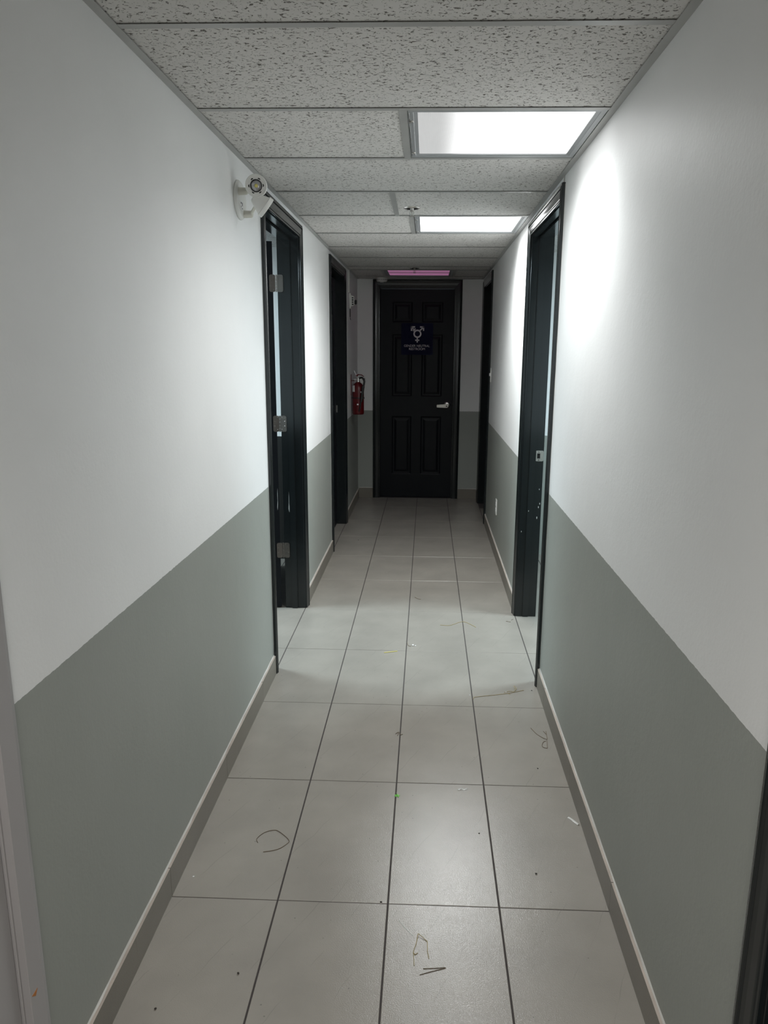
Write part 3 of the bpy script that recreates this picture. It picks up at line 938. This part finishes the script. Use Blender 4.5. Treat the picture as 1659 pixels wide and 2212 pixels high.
def em_head(face, direction, arm_from, tag_face):
    """cone head: face = centre of the front, direction = where it shines"""
    face = Vector(face) - O; d = Vector(direction).normalized()
    hd = thing('lamp_head', (0, 0, 0), None, None); hd.parent = em; hd.location = face
    bm = bmesh.new()
    lathe(bm, d * -0.062, d, [(0, .005), (.001, .012), (.005, .0165), (.024, .0255), (.0455, .0345), (.047, .0378), (.060, .0378), (.062, .0365), (.0622, .0350), (.0592, .0342)], 40, cap1=False)
    bm_to('shell', bm, M['white'], hd, smooth='auto')
    a, u, v = basis(d)
    bm = bmesh.new(); lathe(bm, d * -0.0035, d, [(0, .0345), (.0018, .0345), (.0018, .0215), (0, .0205)], 40, cap0=False, cap1=False)
    bm_to('bezel', bm, M['white'], hd, smooth='auto')
    bm = bmesh.new(); lathe(bm, d * -0.016, d, [(0, .012), (.004, .0195), (.0135, .0208), (.0145, .0208), (.0145, .0192), (.006, .0165)], 36, cap0=True, cap1=False)
    bm_to('reflector', bm, M['black'], hd, smooth='auto')
    bm = bmesh.new(); lathe(bm, d * -0.010, d, [(0, .0185), (.0045, .0180), (.007, .0120), (.0075, .0045), (.0076, .001)], 28)
    bm_to('lens', bm, M['lens'], hd, smooth='auto')
    bm = bmesh.new(); lathe(bm, d * -0.0035, d, [(0, .0065), (.0022, .0055), (.003, .003)], 20)
    bm_to('led_chip', bm, M['led'], hd, smooth='auto')
    for k in range(6):       # vent slots in the bezel
        t = 2 * math.pi * (k + 0.05) / 6
        bm = bmesh.new(); A = []; B = []
        for tt, rr in ((t - .20, .0232), (t, .0238), (t + .20, .0232), (t + .16, .0262), (t, .0275), (t - .16, .0262)):
            c = u * (rr * math.cos(tt)) + v * (rr * math.sin(tt)); A.append(bm.verts.new(c - d * .0016)); B.append(bm.verts.new(c - d * .0012))
        bm.faces.new(A); bm.faces.new(B)
        for q in range(6): bm.faces.new((A[q], A[(q + 1) % 6], B[(q + 1) % 6], B[q]))
        bm_to('vent_slot', bm, M['dark'], hd)
    # arm and ball joint
    s = Vector(arm_from) - O; e = face + d * -0.048 + Vector((-.012, 0, 0))
    bm = bmesh.new(); dd = Vector((1, 0, 0))
    L_ = max(.02, min(.036, (e - s).x))
    lathe(bm, s, dd, [(0, .0135), (L_ * .8, .0120), (L_ * .95, .009), (L_, .004)], 20)
    tube(bm, [s + dd * L_ * .75, face + d * -0.040], .0055, 10)
    bm_to('arm', bm, M['cream'], em, smooth='auto')


em_head((.088, 2.860, 2.036), (0.10, -1.0, -0.12), (.009, 2.925, 2.030), True)
em_head((.118, 2.900, 1.967), (0.76, 0.30, -0.60), (.009, 3.000, 1.965), False)

# ---------------------------------------------------------------- sprinklers, smoke detector
def sprinkler(x, y, label):
    t = thing('sprinkler_head', (x, y, H + .0032), label, 'sprinkler', 'sprinklers in the corridor ceiling')
    bm = bmesh.new(); lathe(bm, (0, 0, 0.0), (0, 0, -1), [(0, .040), (.002, .0405), (.007, .034), (.009, .022), (.0085, .014)], 32)
    bm_to('escutcheon', bm, M['silver'], t, smooth='auto')
    bm = bmesh.new(); lathe(bm, (0, 0, -.008), (0, 0, -1), [(0, .009), (.010, .009), (.012, .006)], 16)
    for s in (-1, 1): tube(bm, [(s * .008, 0, -.018), (s * .010, 0, -.028), (s * .002, 0, -.040)], .0018)
    lathe(bm, (0, 0, -.018), (0, 0, -1), [(0, .0022), (.022, .0022)], 10)
    bm_to('frame_arms', bm, M['chrome'], t, smooth='auto')
    bm = bmesh.new()
    for k in range(12):
        a = 2 * math.pi * k / 12; w = .10
        q = [(.004, a - .26), (.004, a + .26), (.0135, a + w), (.0135, a - w)]
        A = [bm.verts.new((r * math.cos(tt), r * math.sin(tt), -.0405)) for r, tt in q]; B = [bm.verts.new((r * math.cos(tt), r * math.sin(tt), -.0418)) for r, tt in q]
        bm.faces.new(A); bm.faces.new(B)
        for j in range(4): bm.faces.new((A[j], A[(j + 1) % 4], B[(j + 1) % 4], B[j]))
    lathe(bm, (0, 0, -.0400), (0, 0, -1), [(0, .005), (.0025, .005)], 12)
    bm_to('deflector', bm, M['chrome'], t)
    return t


sprinkler(.607, 3.985, 'chrome pendant sprinkler in front of the second lit ceiling panel')
sprinkler(.572, 6.80, 'dark pendant sprinkler in front of the pink ceiling panel')
sm = thing('smoke_detector', (.243, YE - .075, H + .0032), 'round white smoke detector on the ceiling above the restroom door corner', 'smoke detector')
bm = bmesh.new(); lathe(bm, (0, 0, 0), (0, 0, -1), [(0, .055), (.010, .056), (.012, .052), (.026, .052), (.034, .046), (.036, .030), (.0365, .01)], 32)
bm_to('body', bm, M['white'], sm, smooth='auto')
bm = bmesh.new(); lathe(bm, (0, 0, -.036), (0, 0, -1), [(0, .018), (.004, .016), (.0045, .008)], 20)
bm_to('sensor_cap', bm, M['white'], sm, smooth='auto')
bm = bmesh.new()
for k in range(20):
    a = 2 * math.pi * k / 20; bm2 = None
    c, s = math.cos(a), math.sin(a)
    q = [(.0515, -.003), (.0515, .003), (.0528, .003), (.0528, -.003)]
    A = [bm.verts.new((r * c - w * s, r * s + w * c, -.014)) for r, w in q]; B = [bm.verts.new((r * c - w * s, r * s + w * c, -.024)) for r, w in q]
    bm.faces.new(A); bm.faces.new(B)
    for j in range(4): bm.faces.new((A[j], A[(j + 1) % 4], B[(j + 1) % 4], B[j]))
bm_to('vent_ring', bm, M['print'], sm)

# ---------------------------------------------------------------- fire alarm strobe, conduit, small black plate
fa = thing('alarm_strobe', (0, 7.06, 1.902), 'white wall-mounted alarm strobe with slotted face above the extinguisher', 'alarm')
bm = bmesh.new(); box(bm, .0002, .012, -.056, .056, -.064, .064)
bm_to('back_box', bm, M['white'], fa, bevel=.003, seg=2)
bm = bmesh.new()
A = [bm.verts.new(p) for p in ((.0125, -.046, -.048), (.0125, .046, -.048), (.0125, .046, .048), (.0125, -.046, .048))]
B = [bm.verts.new(p) for p in ((.040, -.034, -.040), (.040, .034, -.040), (.040, .034, .036), (.040, -.034, .036))]
bm.faces.new(A); bm.faces.new(B)
for k in range(4): bm.faces.new((A[k], A[(k + 1) % 4], B[(k + 1) % 4], B[k]))
bm_to('horn_cover', bm, M['white'], fa, bevel=.002)
for k in range(4):
    bm = bmesh.new(); z = .024 - k * .018; yk = -.0405
    A = [bm.verts.new(p) for p in ((.021, -.0436, z - .005), (.034, -.0380, z - .005), (.034, -.0380, z + .005), (.021, -.0436, z + .005))]
    B = [bm.verts.new(Vector(p.co) + Vector((0, .003, 0))) for p in A]
    bm.faces.new(A); bm.faces.new(B)
    for q in range(4): bm.faces.new((A[q], A[(q + 1) % 4], B[(q + 1) % 4], B[q]))
    bm_to('slot', bm, M['dark'], fa)
bm = bmesh.new(); box(bm, .0405, .062, -.012, .016, -.030, .010)
bm_to('strobe_lens', bm, M['black'], fa, bevel=.005, seg=2)
bm = bmesh.new(); box(bm, .0002, .011, 6.915, 6.935, 1.965, H - .002)
tag(bm_to('cable_conduit', bm, M['white'], bevel=.002, seg=2), 'slim white cable raceway rising to the ceiling left of the alarm strobe', 'cable conduit')
kb = thing('wall_plate', (0, 7.03, 1.785), 'small black plate with a hanging peg below the alarm strobe', 'wall plate')
bm = bmesh.new(); rrect(bm, (.0002, 0, .012), (0, 1, 0), (0, 0, 1), (1, 0, 0), .022, .070, .004, .007); bm_to('plate', bm, M['black'], kb)
bm = bmesh.new(); tube(bm, [(.004, 0, -.026), (.006, 0, -.040), (.010, 0, -.046)], .003); bm_to('peg', bm, M['black'], kb)

# ---------------------------------------------------------------- fire extinguisher
fx = thing('fire_extinguisher', (.066, 7.10, .906), 'red fire extinguisher hung on the left wall beside the restroom door', 'fire extinguisher')
bm = bmesh.new(); lathe(bm, (0, 0, 0), (0, 0, 1), [(0, .046), (.004, .051), (.012, .053), (.225, .053), (.255, .048), (.275, .036), (.287, .020), (.292, .016)], 36)
bm_to('cylinder', bm, M['red'], fx, smooth='auto')
bm = bmesh.new(); lathe(bm, (0, 0, .292), (0, 0, 1), [(0, .017), (.012, .017), (.014, .013), (.034, .013), (.036, .010)], 20)
box(bm, -.040, .006, -.007, .007, .310, .317)
bm_to('valve', bm, M['silver'], fx, smooth='auto')
bm = bmesh.new()
pts = [(-.006, .338), (-.020, .352), (.000, .362), (.034, .358), (.055, .342), (.052, .336), (.030, .350), (.004, .352)]
A = [bm.verts.new((x, -.009, z)) for x, z in pts]; B = [bm.verts.new((x, .009, z)) for x, z in pts]
bm.faces.new(A); bm.faces.new(B)
for k in range(len(pts)): bm.faces.new((A[k], A[(k + 1) % len(pts)], B[(k + 1) % len(pts)], B[k]))
bm_to('carry_handle', bm, M['red'], fx)
bm = bmesh.new()
pts = [(.000, .318), (.004, .336), (.016, .346), (.040, .350), (.040, .345), (.018, .340), (.010, .334), (.008, .318)]
A = [bm.verts.new((x, -.008, z)) for x, z in pts]; B = [bm.verts.new((x, .008, z)) for x, z in pts]
bm.faces.new(A); bm.faces.new(B)
for k in range(len(pts)): bm.faces.new((A[k], A[(k + 1) % len(pts)], B[(k + 1) % len(pts)], B[k]))
bm_to('squeeze_lever', bm, M['silver'], fx)
bm = bmesh.new(); tube(bm, spline([(.012, -.004, .325), (.040, -.024, .330), (.058, -.030, .300), (.052, -.040, .250), (.040, -.050, .18), (.034, -.058, .12)]), .0085, 10)
tube(bm, [(.050, -.046, .255), (.040, -.058, .175), (.034, -.064, .115)], .0140, 12, taper=.8)
tube(bm, spline([(.030, -.058, .125), (.022, -.0615, .06), (.012, -.0610, .03)]), .0065, 10)
bm_to('hose', bm, M['black'], fx, smooth='auto')
bm = bmesh.new(); lathe(bm, (.050, -.012, .318), (.5, -1, 0), [(0, .012), (.010, .012), (.011, .010)], 18)
bm_to('pressure_gauge', bm, M['silver'], fx, smooth='auto')
bm = bmesh.new(); ring = [(.020 + .011 * math.cos(t), -.020, .300 + .011 * math.sin(t)) for t in [2 * math.pi * k / 14 for k in range(15)]]
tube(bm, [(x + .040, y, z) for x, y, z in ring], .0012, 5); bm_to('pull_ring', bm, M['silver'], fx); bm = bmesh.new(); tube(bm, [(-.012, 0, .350), (-.026, -.004, .372), (-.034, -.006, .392)], .0010, 5)
bm_to('safety_pin', bm, M['silver'], fx)
bm = bmesh.new()
for z in (.145,):
    lathe(bm, (0, 0, z), (0, 0, 1), [(0, .0535), (0, .0552), (.010, .0552), (.010, .0535)], 36, cap0=False, cap1=False)
box(bm, .044, .060, -.034, -.026, .141, .159)
bm_to('strap', bm, M['black'], fx)
def curved_label(nm, th0, th1, z0, z1, mat, par, R_=.0534):
    bm = bmesh.new(); n = 6; lo = []; hi = []
    for k in range(n + 1):
        t = math.radians(th0 + (th1 - th0) * k / n)
        lo.append(bm.verts.new((R_ * math.cos(t), R_ * math.sin(t), z0))); hi.append(bm.verts.new((R_ * math.cos(t), R_ * math.sin(t), z1)))
    for k in range(n): bm.faces.new((lo[k], lo[k + 1], hi[k + 1], hi[k]))
    return bm_to(nm, bm, mat, par)
curved_label('inspection_tag', 200, 240, .205, .262, M['paper'], fx)
bm = bmesh.new(); rrect(bm, (.002, -.070, .094), (1, 0, 0), (0, 0, 1), (0, -1, 0), .014, .012, .002, .001); bm_to('seal', bm, M['bead'], fx)
bm = bmesh.new(); rrect(bm, (.036, -.0625, .204), (1, 0, 0), (0, 0, 1), (0, -1, 0), .024, .014, .002, .001); bm_to('hose_clip', bm, M['lens'], fx)
bm = bmesh.new(); box(bm, -.0658, -.0605, -.012, .012, .170, .358); box(bm, -.0605, -.034, -.006, .006, .300, .306)
bm_to('wall_hook', bm, M['red'], fx)

# ---------------------------------------------------------------- outlet and switch on the right wall
ol = thing('wall_outlet', (W, 5.610, .358), 'white duplex outlet low on the right wall near the skirting', 'outlet')
bm = bmesh.new(); box(bm, -.0055, -.0002, -.036, .036, -.058, .058); bm_to('cover_plate', bm, M['white'], ol, bevel=.002, seg=2)
for z in (-.022, .022):
    bm = bmesh.new(); rrect(bm, (-.0056, 0, z), (0, 1, 0), (0, 0, 1), (-1, 0, 0), .030, .030, .008, .002); s = bm_to('socket', bm, M['paper'], ol)
    bm = bmesh.new()
    for y in (-.006, .006): box(bm, -.0080, -.0077, y - .001, y + .001, z - .002, z + .008)
    bm_to('slot', bm, M['dark'], s)
sw_ = thing('light_switch', (W, 6.535, 1.288), 'white light switch on the right wall beside the far shut doorway', 'light switch')
bm = bmesh.new(); box(bm, -.0055, -.0002, -.036, .036, -.058, .058); bm_to('cover_plate', bm, M['white'], sw_, bevel=.002, seg=2)
bm = bmesh.new(); box(bm, -.014, -.0056, -.006, .006, -.010, .014); bm_to('toggle', bm, M['paper'], sw_, bevel=.002)

# ---------------------------------------------------------------- litter on the floor
def strand(name, paths, r, mat, label, cat='litter', group=None, smooth=True):
    P0 = Vector((paths[0][0][0], paths[0][0][1], 0))
    bm = bmesh.new()
    for p in paths:
        q = [Vector((a[0], a[1], (a[2] if len(a) > 2 else 0) + r + .0002)) - P0 for a in p]
        tube(bm, spline(q, 5), r, 6)
    o = bm_to(name, bm, mat, smooth='auto', loc=P0)
    return tag(o, label, cat, group)


strand('dry_stem', [[(.196, 2.070), (.189, 2.090), (.205, 2.120), (.231, 2.135), (.252, 2.128), (.289, 2.088), (.285, 2.066), (.262, 2.040), (.222, 2.026)]], .0009, M['straw_d'],
       'thin brown stem curled into an open loop on the near left tile')
strand('bent_straw', [[(.686, 1.606), (.684, 1.640), (.683, 1.650), (.690, 1.680), (.694, 1.706, .004), (.699, 1.706, .003), (.716, 1.690), (.719, 1.684), (.719, 1.655), (.7225, 1.630)],
                      [(.683, 1.650), (.688, 1.642), (.694, 1.648)]], .0009, M['straw'],
       'bent dry straw with angular folds on the nearest centre tile')
strand('straw_splinter', [[(.700, 1.578), (.730, 1.590), (.764, 1.603), (.735, 1.600), (.708, 1.598)]], .0008, M['straw_d'],
       'forked brown splinter lying nearest the viewer below the bent straw')
strand('white_thread', [[(.643, 1.760), (.656, 1.738), (.668, 1.722), (.681, 1.706)]], .0004, M['bead'],
       'fine white thread on the floor above the bent straw')
strand('grass_stalk', [[(.918, 3.110), (.922, 3.128), (.940, 3.137), (1.02, 3.160), (1.09, 3.185), (1.150, 3.215)],
                       [(1.060, 3.187), (1.085, 3.200), (1.100, 3.196)], [(1.102, 3.195), (1.118, 3.222, .004), (1.108, 3.240, .008), (1.112, 3.205, .002)],
                       [(1.075, 3.178), (1.085, 3.168)]], .0010, M['straw'],
       'long golden grass stalk with a tufted head by the right doorway')
strand('curled_stem', [[(1.135, 2.860), (1.150, 2.815), (1.168, 2.785), (1.186, 2.770), (1.190, 2.800), (1.192, 2.835)], [(1.190, 2.810), (1.182, 2.835)],
                       [(1.186, 2.770), (1.180, 2.720), (1.176, 2.700), (1.160, 2.712), (1.168, 2.745), (1.180, 2.755)]], .0010, M['straw_d'],
       'curled brown stem with a small loop against the right skirting')
strand('wavy_straw', [[(.788, 4.036), (.835, 4.030), (.865, 4.052), (.905, 4.092), (.935, 4.085), (.984, 4.012)]], .0012, M['straw'],
       'wavy pale straw lying across a grout line between the open doorways')
strand('straw_sliver', [[(.500, 3.617), (.530, 3.628), (.566, 3.640)]], .0018, M['gold'],
       'short bright yellow straw sliver left of the centre grout line')
hk = strand('hooked_stem', [[(.612, 3.765), (.616, 3.735), (.622, 3.716), (.634, 3.712)]], .0010, M['straw_d'], 'tiny dark hooked stem with white beads beside the centre grout line')
bm = bmesh.new(); lathe(bm, (.643 - .612, 3.722 - 3.765, 0.0003), (0, 0, 1), [(0, .002), (.002, .0048), (.005, .0048), (.007, .002)], 12)
bm_to('bead', bm, M['bead'], hk, smooth='auto')
bm = bmesh.new(); lathe(bm, (.656 - .612, 3.716 - 3.765, 0.0003), (0, 0, 1), [(0, .001), (.0015, .0032), (.0035, .0032), (.005, .001)], 12)
bm_to('bead', bm, M['bead'], hk, smooth='auto')
strand('twig', [[(.592, 2.782), (.604, 2.792, .002), (.612, 2.776), (.620, 2.780)], [(.604, 2.792, .002), (.600, 2.768)]], .0012, M['straw_d'],
       'tiny brown twig lying on the centre grout line above the green petal')
strand('short_stem', [[(.640, 4.520), (.660, 4.488), (.678, 4.480)]], .0012, M['straw_d'], 'short dark stem on the floor past the open doorways')
strand('dark_sliver', [[(1.160, 4.118), (1.172, 4.112), (1.185, 4.110)]], .0010, M['straw_d'], 'small dark sliver just inside the right doorway, longer of two')
strand('dark_sliver', [[(1.192, 4.140), (1.198, 4.149), (1.203, 4.155)]], .0010, M['straw_d'], 'tiny dark sliver just inside the right doorway, shorter of two')
# green star petal
gs = thing('green_petal', (.615, 2.347, 0), 'bright green star-shaped scrap beside the centre grout line', 'litter')
for k in range(5):
    a = 2 * math.pi * k / 5 + .3; bm = bmesh.new()
    c, s = math.cos(a), math.sin(a)
    pts = [(.001, 0, .0015), (.006, .0022, .0030), (.0105, 0, .0022), (.006, -.0022, .0030)]
    A = [bm.verts.new((x * c - y * s, x * s + y * c, z)) for x, y, z in pts]; B = [bm.verts.new((x * c - y * s, x * s + y * c, z - .0008)) for x, y, z in pts]
    bm.faces.new(A); bm.faces.new(B)
    for j in range(4): bm.faces.new((A[j], A[(j + 1) % 4], B[(j + 1) % 4], B[j]))
    bm_to('petal', bm, M['green'], gs)
bm = bmesh.new(); tube(bm, [(-.002, .002, .0012), (-.001, .012, .001), (-.006, .020, .0008)], .0005); bm_to('stalk', bm, M['straw_d'], gs)


def film(name, pts, label):
    P0 = Vector((pts[0][0], pts[0][1], 0)); bm = bmesh.new()
    L_ = [Vector(p) - P0 for p in pts]; rows = []
    for i, p in enumerate(L_):
        d = (L_[min(i + 1, len(L_) - 1)] - L_[max(i - 1, 0)]).normalized(); nrm = Vector((-d.y, d.x, 0))
        rows.append([bm.verts.new(p + nrm * w + Vector((0, 0, .0006 + h))) for w, h in ((-.004, 0), (0, .003 * (i % 2) + .001), (.004, .0002))])
    for A, B in zip(rows, rows[1:]):
        for k in range(2): bm.faces.new((A[k], A[k + 1], B[k + 1], B[k]))
    r = bmesh.ops.extrude_face_region(bm, geom=bm.faces[:])
    for v in r['geom']:
        if isinstance(v, bmesh.types.BMVert): v.co.z += .0004
    return tag(bm_to(name, bm, M['clearp'], loc=P0), label, 'litter')


film('plastic_scrap', [(.825, 2.394, 0), (.835, 2.402, 0), (.845, 2.396, 0), (.856, 2.402, 0)], 'crinkled clear plastic scrap near the middle of the corridor floor')
film('plastic_sliver', [(1.178, 2.252, 0), (1.188, 2.238, 0), (1.198, 2.222, 0), (1.204, 2.212, 0)], 'folded clear plastic sliver beside the right skirting')


def crumb(x, y, r, mat, label, seed, group=None):
    rr = random.Random(seed); bm = bmesh.new()
    bmesh.ops.create_icosphere(bm, subdivisions=1, radius=r)
    for v in bm.verts: v.co = v.co * rr.uniform(.65, 1.2); v.co.z = v.co.z * .5
    zm = min(v.co.z for v in bm.verts)
    for v in bm.verts: v.co.z -= zm - .0001
    return tag(bm_to('crumb', bm, mat, loc=(x, y, 0)), label, 'litter', group)


crumb(.045, 1.906, .0032, M['bead'], 'white crumb on the floor beside the left skirting', 1)
crumb(.258, 1.561, .0036, M['crumb'], 'dark crumb on the nearest left floor tile', 2)
crumb(.881, 2.151, .0030, M['crumb'], 'dark crumb right of the floor highlight', 3)
crumb(1.035, 1.966, .0040, M['crumb'], 'dark brown crumb in the middle of the right tile column', 4)
crumb(.591, 1.826, .0032, M['crumb'], 'dark crumb on the near cross grout line left of centre', 5)
crumb(.905, 3.150, .0030, M['bead'], 'white crumb left of the long grass stalk', 6)
crumb(1.068, 3.192, .0034, M['bead'], 'white crumb touching the long grass stalk', 7)
crumb(1.185, 3.215, .0030, M['crumb'], 'dark crumb at the foot of the right doorway casing', 8)
crumb(.093, 1.45, .0036, M['crumb'], 'dark crumb near the lower left skirting', 9)
crumb(1.12, 2.55, .0034, M['crumb'], 'dark crumb below the curled brown stem', 10)
crumb(.165, 5.95, .0045, M['crumb'], 'black crumb on the floor by the far left doorway', 11)
